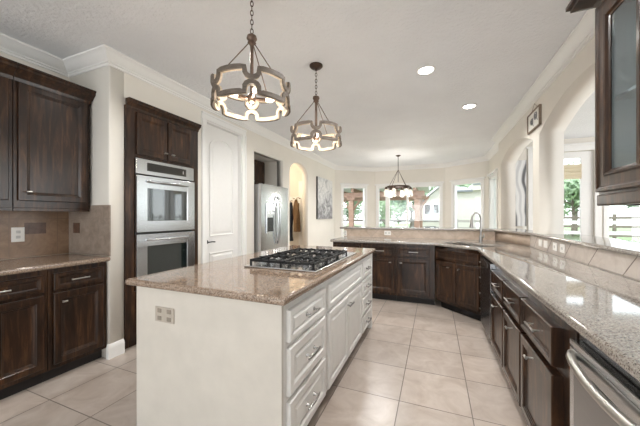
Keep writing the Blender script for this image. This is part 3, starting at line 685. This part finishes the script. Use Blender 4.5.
for y, k, lab in ((3.89, 'rocker', 'white switch plate on the right backsplash, farthest from the camera of four'), (3.728, 'rocker', 'white switch plate on the right backsplash, second farthest of four'),
                  (3.471, 'duplex', 'white outlet plate on the right backsplash, second nearest of four'), (3.295, 'duplex', 'white outlet plate on the right backsplash, nearest the camera of four')):
    outlet('wall_outlet' if k == 'duplex' else 'light_switch', lab, face((1.1085, y, .992), -R90), .099, .08, 'white_plastic', k, 'plates on the right backsplash', 'outlet' if k == 'duplex' else 'switch')
outlet('wall_outlet', 'white outlet plate on the far backsplash under the middle window', face((-.77, 5.0885, .995), 0), .115, .078)
outlet('wall_outlet', 'white outlet plate at the left end of the far backsplash', face((-1.545, 5.0885, .975), 0), .05, .10)

# right wall cabinet with glass door
t = thing('wall_cabinet', 'dark wood wall cabinet with glass door at the upper right photo edge', 'cabinet', (.762, 1.832, 0), -R90)
w = .64
b = MB(); b.box(0, .018, 0, .355, 1.40, 2.34); b.box(w - .018, w, 0, .355, 1.40, 2.34); b.box(.018, w - .018, 0, .355, 1.40, 1.42); b.box(.018, w - .018, 0, .355, 2.32, 2.34); b.box(.018, w - .018, .345, .355, 1.42, 2.32)
b.box(.0, .03, -.001, .02, 1.40, 2.34); b.box(w - .03, w, -.001, .02, 1.40, 2.34); b.box(.03, w - .03, -.001, .02, 1.40, 1.435); b.box(.03, w - .03, -.001, .02, 2.30, 2.34)
b.build('body', 'dark_wood', t)
b = MB(); x0, x1, z0, z1 = .012, w - .012, 1.412, 2.325
def L4(i, d): return [(x0 + i, d, z0 + i), (x1 - i, d, z0 + i), (x1 - i, d, z1 - i), (x0 + i, d, z1 - i)]
b.rings([L4(.09, -.002), L4(0, -.002), L4(0, -.018), L4(.004, -.023), L4(.016, -.023), L4(.022, -.018), L4(.028, -.016), L4(.070, -.016), L4(.077, -.022), L4(.085, -.020), L4(.092, -.010), L4(.10, -.006), L4(.10, -.002)], False, False)
b.box(w / 2 - .011, w / 2 + .011, -.016, -.004, z0 + .08, z1 - .08, .003)
dr = b.build('door', 'dark_wood', t)
b = MB(); b.box(.0185, .0215, .022, .3445, 1.4205, 2.3195); b.box(w - .0215, w - .0185, .022, .3445, 1.4205, 2.3195); b.box(.0215, w - .0215, .3415, .3445, 1.4205, 2.3195); b.box(.0215, w - .0215, .022, .3415, 1.4205, 1.4235); b.box(.0215, w - .0215, .022, .3415, 2.3165, 2.3195)
b.build('lining', 'white_trim', t)
MB().box(.022, w - .022, .05, .341, 1.855, 1.868).build('shelf', 'white_trim', t)
MB().box(x0 + .075, x1 - .075, -.0035, -.0005, z0 + .075, z1 - .075).build('pane', 'cabinet_glass', dr)
b = MB(); b.box(.002, w - .002, -.012, .016, 1.345, 1.399, .006); b.box(.002, .018, .016, .345, 1.345, 1.399, .004); b.build('light_rail', 'dark_wood', t)
b = MB(); b.sweep([(0, .345), (0, 0), (w, 0)], [(0, 2.341), (.008, 2.341), (.02, 2.355), (.055, 2.375), (.085, 2.385), (.085, 2.40), (.10, 2.405), (.10, 2.425), (0, 2.425)]); b.build('crown', 'dark_wood', t)

# ------------------------------------------------------------------ fridge and what is around it
fr = thing('refrigerator', 'stainless french-door refrigerator with ice dispenser in the wall niche', 'refrigerator', (-2.665, 3.905, 0), R90)
FW = .915
MB().box(0, FW, 0, .68, .02, 1.815, .004).build('body', 'steel_dark', fr)
def bowed(x0, x1, z0, z1, d=.05):
    b = MB(); n = 12; front = []
    for k in range(n + 1):
        x = x0 + (x1 - x0) * k / n; f = (x) / FW
        front.append((x, -d - .022 * math.sin(PI * f)))
    pl = [(x0, -.002)] + front + [(x1, -.002)]
    return slab(pl, [], z1 - z0, .004, T((0, 0, z0)))
dl_ = bowed(.004, FW / 2 - .003, .68, 1.825).build('door', 'steel', fr, True); dr_ = bowed(FW / 2 + .003, FW - .004, .68, 1.825).build('door', 'steel', fr, True)
dw = bowed(.004, FW - .004, .05, .67).build('drawer', 'steel', fr, True)
for x, s, p in ((FW / 2 - .035, -1, dl_), (FW / 2 + .035, 1, dr_)):
    pts = [(x + s * .006 - s * .004 * math.sin(PI * k / 14), -.072 - .055 * math.sin(PI * k / 14) ** .6, .80 + .85 * k / 14) for k in range(15)]
    MB().tube(pts, .013, 10).build('handle', 'steel', p, True)
MB().tube([(.12 + .675 * k / 12, -.066 - .05 * math.sin(PI * k / 12) ** .6 - .012 * math.sin(PI * k / 12), .60) for k in range(13)], .013).build('handle', 'steel', dw, True)
b = MB(); b.box(.13, .35, -.078, -.060, 1.00, 1.50, .004); di = b.build('dispenser', 'steel', dl_)
MB().box(.145, .335, -.0795, -.070, 1.03, 1.27, .003).build('dispenser_recess', 'black_plastic', di, label='dark dispenser recess')
t = thing('wall_cabinet', 'dark wood cabinet set deep in the niche above the refrigerator', 'cabinet', (-3.16, 3.89, 0), R90)
MB().box(0, .94, 0, .33, 1.86, 2.365).build('body', 'dark_wood', t)
for x0, x1, kx in ((.01, .465, .42), (.475, .93, .52)): d = MB().panel(x0, x1, 1.88, 2.35, DARK).build('door', 'dark_wood', t); t_knob(d, kx, 1.95, -.021)

# coats hanging in the hall, canvas on the nook wall
def coat(label, x, y, z1, z0, w, dpt, mat, seed):
    rnd = random.Random(seed); b = MB(); loops = []
    for k in range(11):
        f = k / 10; z = z1 - (z1 - z0) * f; ww = w * (.25 + .9 * min(1, f * 3) ** .7 * (1 - .1 * f)); L = []
        for j in range(20):
            a = 2 * PI * j / 20; fold = 1 + .10 * math.sin(5 * a + f * 2) * min(1, f * 2)
            L.append((x + ww / 2 * math.cos(a) * fold + .02 * math.sin(f * 4 + seed), y + dpt / 2 * (.5 + .6 * f) * math.sin(a) * fold, z))
        loops.append(L)
    b.rings(loops, True, True)
    t = thing('hanging_coat', label, 'coat', (x, y, z1))
    o = b.build('body', mat, t, True, M=T((-x, -y, -z1)))
    sl = MB()
    sl.tube([(w * .28, -dpt * .2, -.10), (w * .42, -dpt * .45, -.35), (w * .36, -dpt * .6, -.62)], [.05, .042, .035], 10); sl.build('sleeve', mat, t, True)
    MB().tube([(0, .02, -.01), (0, .0, .04), (0, dpt * .3, .05), (0, dpt * .5, .05)], .006, 8).build('loop', mat, t, True)
coat('dark coat hanging beside the fridge in the arched doorway', -3.40, 6.40, 1.64, .66, .13, .20, 'coat_navy', 2)
coat('tan brown jacket hanging at the right in the arched doorway', -3.225, 6.40, 1.71, .90, .15, .20, 'coat_tan', 4)
hr = MB(); hr.box(-3.55, -3.12, 6.63, 6.6495, 1.70, 1.80, .004)
hk = hr.build('coat_rack', 'white_trim'); tag(hk, 'white hook rail holding the coats in the hall', 'coat rack')
for x in (-3.40, -3.225): MB().tube([(x, 6.635, 1.76), (x, 6.56, 1.74), (x, 6.53, 1.77)], .007, 8).build('hook', 'bronze', hk, True)
def canvas(label, M, w, h, d, mat):
    t = thing('canvas_print', label, 'picture'); t.matrix_world = M
    MB().box(-w / 2, w / 2, -d + .002, 0, -h / 2, h / 2).build('stretcher', 'slot_dark', t)
    MB().box(-w / 2 + .001, w / 2 - .001, -d, -d + .0019, -h / 2 + .001, h / 2 - .001).build('print', mat, t)
canvas('grey and white abstract tree canvas on the left wall past the arched doorway', face((XL + .001, 7.03, 1.75), R90), 1.08, 1.06, .045, 'canvas_tree')
canvas('tall narrow canvas with wavy grey bands, seen through the far arch', face((1.585, 6.799, 1.75), 0), .22, 1.32, .04, 'canvas_wave')
outlet('light_switch', 'white switch plate under the wavy canvas by the glass door', face((1.675, 6.7995, 1.04), 0), .075, .12, 'white_plastic', 'rocker', cat='switch')

# small sign on the right wall
sg = thing('hanging_sign', 'small wood-framed white sign hanging on a string between the arches', 'sign', (XR - .001, 4.115, 2.445), -R90)
w, h = .42, .20
MB().box(-w / 2, w / 2, -.014, 0, -h / 2, h / 2).build('board', 'sign_face', sg)
b = MB(); b.box(-w / 2 - .012, w / 2 + .012, -.026, 0, h / 2, h / 2 + .014, .002); b.box(-w / 2 - .012, w / 2 + .012, -.026, 0, -h / 2 - .014, -h / 2, .002); b.box(-w / 2 - .014, -w / 2, -.026, 0, -h / 2 - .014, h / 2 + .014, .002); b.box(w / 2, w / 2 + .014, -.026, 0, -h / 2 - .014, h / 2 + .014, .002)
b.build('frame', 'sign_frame_wood', sg)
MB().tube([(-.12, -.006, h / 2 + .012), (0, -.006, h / 2 + .10), (.12, -.006, h / 2 + .012)], .003, 6).build('string', 'string', sg)
b = MB()     # two curly grey marks, too small to read in the photo
for cx, cz_, rr in ((-.075, -.015, .045), (.06, .018, .052)):
    pts = [(cx + rr * (1 - k / 26) * math.cos(k * .55) * .9, -.0155, cz_ + rr * (1 - k / 26) * math.sin(k * .55) + .01) for k in range(22)]
    b.tube(pts, .0055, 6); b.tube([(cx + rr, -.0155, cz_ + .05), (cx + rr * 1.05, -.0155, cz_ - .03), (cx + rr * 1.5, -.0155, cz_ - .05)], .005, 6)
b.build('lettering', 'ink', sg, True)

# ------------------------------------------------------------------ pendants
def pendant(label, x, y, rot, dz):
    t = thing('pendant_light', label, 'pendant lamp', (x, y, dz), rot, 'drum pendants over the island'); CZ = 2.77 - dz
    MB().lathe([(.065, CZ - .0005), (.065, CZ - .012), (.05, CZ - .026), (.015, CZ - .034), (.012, CZ - .05)], n=24).build('canopy', 'bronze', t, True)
    b = MB(); z = CZ - .045; k = 0
    while z > 2.495:
        c = z - .016; pts = []
        for j in range(12):
            a = 2 * PI * j / 12; p = .009 * math.cos(a); q = .019 * math.sin(a)
            pts.append((p, 0, c + q) if k % 2 == 0 else (0, p, c + q))
        b.tube(pts, .0028, 6, closed=True); z -= .030; k += 1
    b.build('chain', 'bronze', t, True)
    MB().lathe([(.008, 2.50), (.030, 2.492), (.034, 2.475), (.024, 2.458), (.028, 2.448), (.018, 2.44), (.013, 2.43)], n=18).build('hub', 'aged_rod', t, True)
    MB().tube([(0, 0, 2.44), (0, 0, 2.11)], .0115, 12).build('stem', 'aged_rod', t, True)
    R = .252; zc = 2.098; H = .083; sw = .027
    for k in range(3):
        a = PI / 6 + 2 * PI * k / 3
        MB().tube([(.012 * math.cos(a), .012 * math.sin(a), 2.455), (R * .965 * math.cos(a), R * .965 * math.sin(a), zc + H - .012)], .0035, 8).build('rod', 'aged_rod', t, True)
    # openwork band: six frames with concave corners meeting at pinched joints
    nj = 6; seg = 2 * PI * R / nj; rn = .043
    def strip(sign, band_in):
        b = MB(); cl = []
        for j in range(nj):
            s0 = j * seg
            for k in range(9):            # notch around the joint: bows towards the middle
                f = -1 + 2 * k / 8; an = f * PI / 2
                cl.append((s0 + rn * math.sin(an), sign * (H - sw / 2 - (H - sw) * math.cos(an) ** .6 if abs(f) < .999 else H - sw / 2)))
            for k in range(1, 8): cl.append((s0 + rn + (seg - 2 * rn) * k / 8, sign * (H - sw / 2)))
        n_ = len(cl); rings_ = []
        for i, (s_, z_) in enumerate(cl):
            sp_, zp_ = cl[i - 1]; sn_, zn_ = cl[(i + 1) % n_]
            ds = (sn_ - sp_) if abs(sn_ - sp_) < seg * 3 else (sn_ - sp_) + 2 * PI * R * (1 if sn_ < sp_ else -1)
            dz = zn_ - zp_; l = math.hypot(ds, dz); nx, nz = -dz / l * sw / 2, ds / l * sw / 2
            ra, rb = (R, R - .012) if not band_in else (R - .0122, R - .026)
            def pt(ss, zz, rr): a = ss / R; return (rr * math.cos(a), rr * math.sin(a), zc + zz)
            rings_.append([pt(s_ + nx, z_ + nz, ra), pt(s_ - nx, z_ - nz, ra), pt(s_ - nx, z_ - nz, rb), pt(s_ + nx, z_ + nz, rb)])
        V = [[b.bm.verts.new(p) for p in r_] for r_ in rings_]
        for i in range(n_):
            A, C = V[i], V[(i + 1) % n_]
            for k in range(4): b.bm.faces.new((A[k], A[(k + 1) % 4], C[(k + 1) % 4], C[k]))
        return b
    for sgn, nm in ((1, 'upper_band'), (-1, 'lower_band')):
        o = strip(sgn, False).build(nm, 'weathered_wood', t); strip(sgn, True).build('liner', 'weathered_cream', o, label='cream inner lining')
    zb = 2.088
    b = MB(); b.lathe([(.012, zb + .035), (.022, zb + .025), (.030, zb + .010), (.030, zb - .010), (.022, zb - .022), (.008, zb - .034), (.001, zb - .036)], n=18)
    ang = [PI / 2 * k + .16 for k in range(4)]
    for a in ang:
        c, s = math.cos(a), math.sin(a); b.tube([(.02 * c, .02 * s, zb), (.05 * c, .05 * s, zb), (.088 * c, .088 * s, zb + .004)], [.010, .012, .013], 10)
    arms = b.build('arms', 'aged_rod', t, True)
    for a in ang:
        c, s = math.cos(a), math.sin(a)
        MB().tube([(.086 * c, .086 * s, zb + .004), (.10 * c, .10 * s, zb + .005), (.118 * c, .118 * s, zb + .006), (.134 * c, .134 * s, zb + .007), (.148 * c, .148 * s, zb + .008)], [.008, .013, .016, .012, .003], 12).build('bulb', 'bulb_glow', arms, True, label='glowing bulb')
    lamp('pendant_lamp', 'POINT', (x, y, 2.02), 3.2, (1, .86, .68), radius=.03).parent = None
    return t
va = lambda x, y: math.atan2(-y, -x)
pendant('openwork drum pendant light on a chain, the larger near one', -1.105, 1.545, va(-1.105, 1.545), -.025)
pendant('openwork drum pendant light on a chain, the farther one', -1.075, 2.555, va(-1.075, 2.555), -.03)

# nook chandelier
nx_, ny_ = -.82, 7.1
t = thing('nook_chandelier', 'dark ring chandelier with glass jar shades in front of the bay windows', 'chandelier', (nx_, ny_, 0))
MB().lathe([(.06, CZ - .0005), (.06, CZ - .012), (.02, CZ - .03), (.008, CZ - .04)], n=20).build('canopy', 'bronze', t, True)
MB().tube([(0, 0, CZ - .035), (0, 0, 2.42), (0, 0, 2.12)], .007, 8).build('stem', 'bronze', t, True)
rz = 2.00; RR = .27
b = MB(); b.rings([[(r * math.cos(2 * PI * k / 40), r * math.sin(2 * PI * k / 40), z) for k in range(40)] for r, z in ((RR, rz - .022), (RR, rz + .022), (RR - .012, rz + .022), (RR - .012, rz - .022), (RR, rz - .022))], False, False)
b.build('ring', 'bronze', t, True)
for k in range(4):
    a = PI / 4 + PI / 2 * k; MB().tube([(0, 0, 2.42), (.26 * math.cos(a), .26 * math.sin(a), rz + .02)], .005, 8).build('rod', 'bronze', t, True)
for k in range(6):
    a = 2 * PI * k / 6 + .3; c, s = .29 * math.cos(a), .29 * math.sin(a)
    so = MB().lathe([(.012, rz + .01), (.03, rz - .02), (.036, rz - .045), (.034, rz - .06)], (c, s, 0), 14).build('socket', 'bronze', t, True)
    MB().lathe([(.034, rz - .055), (.05, rz - .08), (.055, rz - .11), (.055, rz - .22), (.045, rz - .235)], (c, s, 0), 16).build('jar_shade', 'jar_glass', so, True)
    MB().lathe([(.008, rz - .06), (.014, rz - .09), (.026, rz - .125), (.024, rz - .15), (.008, rz - .165)], (c, s, 0), 12).build('bulb', 'bulb_soft', so, True)
lamp('chandelier_lamp', 'POINT', (nx_, ny_, 1.70), 15, (1, .95, .88), radius=.10)

# recessed lights
for x, y, lab in ((-.08, 3.05, 'round recessed ceiling light, the nearer of the two'), (.43, 4.27, 'round recessed ceiling light, the farther one above the sink')):
    o = MB().lathe([(.095, CZ - .0005), (.095, CZ - .006), (.075, CZ - .010), (.070, CZ - .004), (.07, CZ - .0005)], (x, y, 0), 28).build('ceiling_light', 'white_trim', None, True)
    tag(o, lab, 'ceiling light', 'recessed ceiling lights')
    MB().lathe([(.069, CZ - .0035), (.069, CZ - .0065)], (x, y, 0), 24).build('lens', 'can_glow', o, label='glowing lens')

# ------------------------------------------------------------------ outdoors
struct(MB().box(-40, 40, 8.87, 60, -.32, -.2).build('ground', 'grass'))
struct(MB().box(-7, 1.1, 8.9, 12.6, -.199, -.12).build('patio', 'patio_stone'))
# covered patio with brown posts
pg = thing('patio_cover', 'brown timber patio cover with pale roof outside the bay windows', 'pergola', (0, 11.5, 0))
for x in (-3.23, -.62):
    b = MB(); b.box(x - .10, x + .10, -.10, .10, -.119, 1.95, .01); b.box(x - .17, x + .17, -.14, .14, 1.95, 2.06, .02); p_ = b.build('post', 'redwood', pg)
    b = MB()
    for s in (-1, 1): b.tube([(x + s * .09, 0, 1.55), (x + s * .42, 0, 2.04)], .045, 4)
    b.build('brace', 'redwood', p_)
MB().box(-6.5, -.35, -.10, .10, 2.06, 2.26, .01).build('beam', 'redwood', pg)
MB().box(-6.5, -.35, 2.6, 2.8, 2.06, 2.26, .01).build('beam', 'redwood', pg)
for x in (-6.3, -3.23, -.62): MB().box(x - .1, x + .1, 2.6, 2.8, -.2, 2.06, .01).build('post', 'redwood', pg)
for k in range(8): x = -6.3 + .8 * k; MB().box(x - .05, x + .05, -.35, 3.1, 2.26, 2.42).build('rafter', 'redwood', pg)
MB().box(-6.7, -.2, -.45, 3.2, 2.42, 2.48).build('roof', 'roof_pale', pg)
# neighbouring buildings
def gable(nm, lab, x0, x1, y0, y1, h, ridge, wins):
    t = thing(nm, lab, 'building', ((x0 + x1) / 2, y0, -.2)); c = (x0 + x1) / 2; w = (x1 - x0) / 2
    slab([(-w, 0), (w, 0), (w, h + .2), (ridge[0] - c, ridge[1] + .2), (-w, h + .2)], [], y1 - y0, M=MXZ).build('walls', 'siding', t)
    b = MB()
    for s_, e_ in (((-w - .2, h + .2 - .08), (ridge[0] - c, ridge[1] + .2)), ((ridge[0] - c, ridge[1] + .2), (w + .05, h + .2 - .08))):
        b.rings([[(s_[0], -.25, s_[1] + .01), (s_[0], -.25, s_[1] + .13), (e_[0], -.25, e_[1] + .13), (e_[0], -.25, e_[1] + .01)], [(s_[0], y1 - y0, s_[1] + .01), (s_[0], y1 - y0, s_[1] + .13), (e_[0], y1 - y0, e_[1] + .13), (e_[0], y1 - y0, e_[1] + .01)]], True, True)
    b.build('roof', 'roof_pale', t)
    for a, d, z0, z1 in wins:
        f = MB().box(a - c - .06, d - c + .06, -.04, .001, z0 + .14, z1 + .26).build('window', 'white_trim', t)
        MB().box(a - c, d - c, -.05, -.039, z0 + .2, z1 + .2).build('pane', 'black_glass', f)
gable('house', 'pale house with sloping roof and two dark windows, seen through the middle window', -.75, .55, 17.5, 23, 2.0, (.45, 3.1), [(-.52, -.22, 1.4, 1.95), (-.05, .22, 1.45, 1.95)])
sd = thing('shed', 'cream flat-fronted shed with dark roof edge, seen through the right bay window', 'building', (0, 17, -.2))
MB().box(.9, 5.5, 0, 4, 0, 2.85).build('walls', 'siding', sd)
b = MB(); b.box(.8, 1.86, -.25, .6, 2.78, 2.88); b.build('roof_edge', 'roof_edge', sd)
b = MB(); b.box(1.86, 5.6, -.25, 4.1, 2.851, 3.20); b.build('parapet', 'siding', sd)
MB().box(1.86, 5.65, -.3, -.25, 3.12, 3.24).build('roof_edge', 'roof_edge', sd)
rf = MB(); rf.rings([[(.8, .55, 2.86), (1.85, .55, 2.86), (1.85, .55, 2.94), (.8, .55, 2.94)], [(.8, 4, 3.35), (1.85, 4, 3.35), (1.85, 4, 3.43), (.8, 4, 3.43)]], True, True); rf.build('roof', 'roof_pale', sd)
MB().box(2.02, 2.75, -.04, .001, .1, 2.25, .01).build('door', 'white_trim', sd)
# fences
def fence(lab, x0, x1, y, zs, mat, step=2.0, pt=1.15):
    t = thing('rail_fence', lab, 'fence', (0, y, -.2)); x = x0
    while x <= x1 + .01: MB().box(x - .06, x + .06, -.06, .06, 0, pt + .2, .01).build('post', mat, t); x += step
    for z in zs: MB().box(x0, x1, -.085, -.061, z + .2 - .06, z + .2 + .06).build('rail', mat, t)
fence('grey timber rail fence behind the patio, seen through the bay windows', -9, 3, 15.2, (.35, .70, 1.05), 'grey_timber')
fence('white board fence across the lawn, seen through the right arch', 3.4, 17.4, 14.0, (.25, .65, 1.05), 'fence_white')
fence('farther dark rail fence behind the white one, seen through the right arch', 6, 26, 19.0, (.3, .75, 1.2), 'bark', 2.5, 1.4)
# trees
def tree(lab, x, y, h, r, mat, seed, n=900, trunk=.14, g='trees behind the fences', low=.35):
    rnd = random.Random(seed); t = thing('tree', lab, 'tree', (x, y, -.2), 0, g)
    b = MB(); top = h * .75; b.tube([(0, 0, 0), (.05, 0, h * .3), (-.04, .05, top)], [trunk, trunk * .8, trunk * .4], 9)
    for k in range(5):
        a = rnd.random() * 6.28; z = h * (.35 + .08 * k); b.tube([(0, 0, z), (r * .5 * math.cos(a), r * .5 * math.sin(a), z + h * .15)], [trunk * .4, trunk * .12], 6)
    b.build('trunk', 'bark', t, True)
    b = MB()
    cl = [(rnd.uniform(-.6, .6) * r, rnd.uniform(-.6, .6) * r, h * rnd.uniform(low + .12, .88), r * rnd.uniform(.35, .55)) for _ in range(10)]
    for _ in range(n):
        cx, cy, cz2, cr_ = rnd.choice(cl); d = Vector((rnd.gauss(0, 1), rnd.gauss(0, 1), rnd.gauss(0, 1))).normalized() * cr_ * rnd.random() ** .4
        c = Vector((cx, cy, cz2)) + d; s_ = r * rnd.uniform(.05, .11)
        a1 = Vector((rnd.gauss(0, 1), rnd.gauss(0, 1), rnd.gauss(0, 1))).normalized(); a2_ = a1.orthogonal().normalized()
        vs = [b.bm.verts.new(c + a1 * s_), b.bm.verts.new(c + a2_ * s_ * .6), b.bm.verts.new(c - a1 * s_), b.bm.verts.new(c - a2_ * s_ * .6)]; b.bm.faces.new(vs)
    b.build('crown', mat, t)
spots = [(-7.6, 27, 4.6, 2.5, 'leaf_light'), (-2.0, 27, 4.2, 2.4, 'leaf_dark'), (3.4, 27, 5.2, 2.5, 'leaf_light'), (9.7, 27, 4.6, 2.6, 'leaf_light'), (15.4, 27, 4.8, 2.7, 'leaf_dark'), (21, 27, 4.6, 2.6, 'leaf_light'),
         (-12.5, 35, 6.5, 2.9, 'leaf_dark'), (-5.5, 35, 6, 2.9, 'leaf_dark'), (.8, 35, 6.5, 2.8, 'leaf_light'), (7.0, 35, 6, 2.8, 'leaf_dark'), (12.8, 35, 6.5, 2.7, 'leaf_dark'), (18.6, 35, 6.5, 2.8, 'leaf_light'),
         (-6.0, 18.5, 3.2, 1.4, 'leaf_dark'), (-2.9, 18.5, 2.6, 1.2, 'leaf_light')]
nm = ['pale green tree beyond the patio, left bay window', 'dark tree behind the patio beam, middle window', 'tall pale tree above the cream shed', 'pale tree with slim trunk behind the glass door', 'dark tree in the right-hand window of the next room', 'pale tree at the right photo edge',
      'distant dark tree far to the left of the patio', 'distant dark tree over the patio roof', 'distant pale tree above the pale house', 'distant dark tree right of the cream shed', 'distant dark tree right of the glass door', 'distant pale tree behind the right-hand fence',
      'low dark shrub beyond the patio post in the left bay window', 'low pale shrub beyond the patio, middle window']
for i, ((x, y, h, r, m), lab) in enumerate(zip(spots, nm)): tree(lab, x, y, h, r, m, i + 3)
# patio chairs
def patio_chair(lab, x, y, rz, mat):
    t = thing('patio_chair', lab, 'chair', (x, y, -.12), rz, 'patio chairs outside the bay')
    MB().box(-.27, .27, -.27, .27, .38, .43, .015).build('seat', mat, t)
    b = MB()
    for k in range(6): b.box(-.25 + .088 * k, -.19 + .088 * k, .25, .28, .43, 1.02, .008)
    b.box(-.27, .27, .24, .29, 1.0, 1.06, .01); b.build('backrest', mat, t)
    for sx in (-1, 1):
        for sy in (-1, 1): MB().box(sx * .25 - .025, sx * .25 + .025, sy * .25 - .025, sy * .25 + .025, 0, .38).build('leg', mat, t)
        MB().box(sx * .29 - .03, sx * .29 + .03, -.28, .28, .62, .65, .008).build('armrest', mat, t)
for i, (x, y, rz, m, lab) in enumerate([(-2.0, 10.4, 2.6, 'black_plastic', 'dark patio chair left of the middle window mullion'), (-1.15, 10.3, 3.4, 'fence_white', 'white patio chair outside the middle window, nearest its centre'), (-.35, 10.5, 3.9, 'black_plastic', 'dark patio chair near the right brown post'), (-3.0, 10.2, 2.2, 'fence_white', 'white patio chair in the left bay window')]):
    patio_chair(lab, x, y, rz, m)
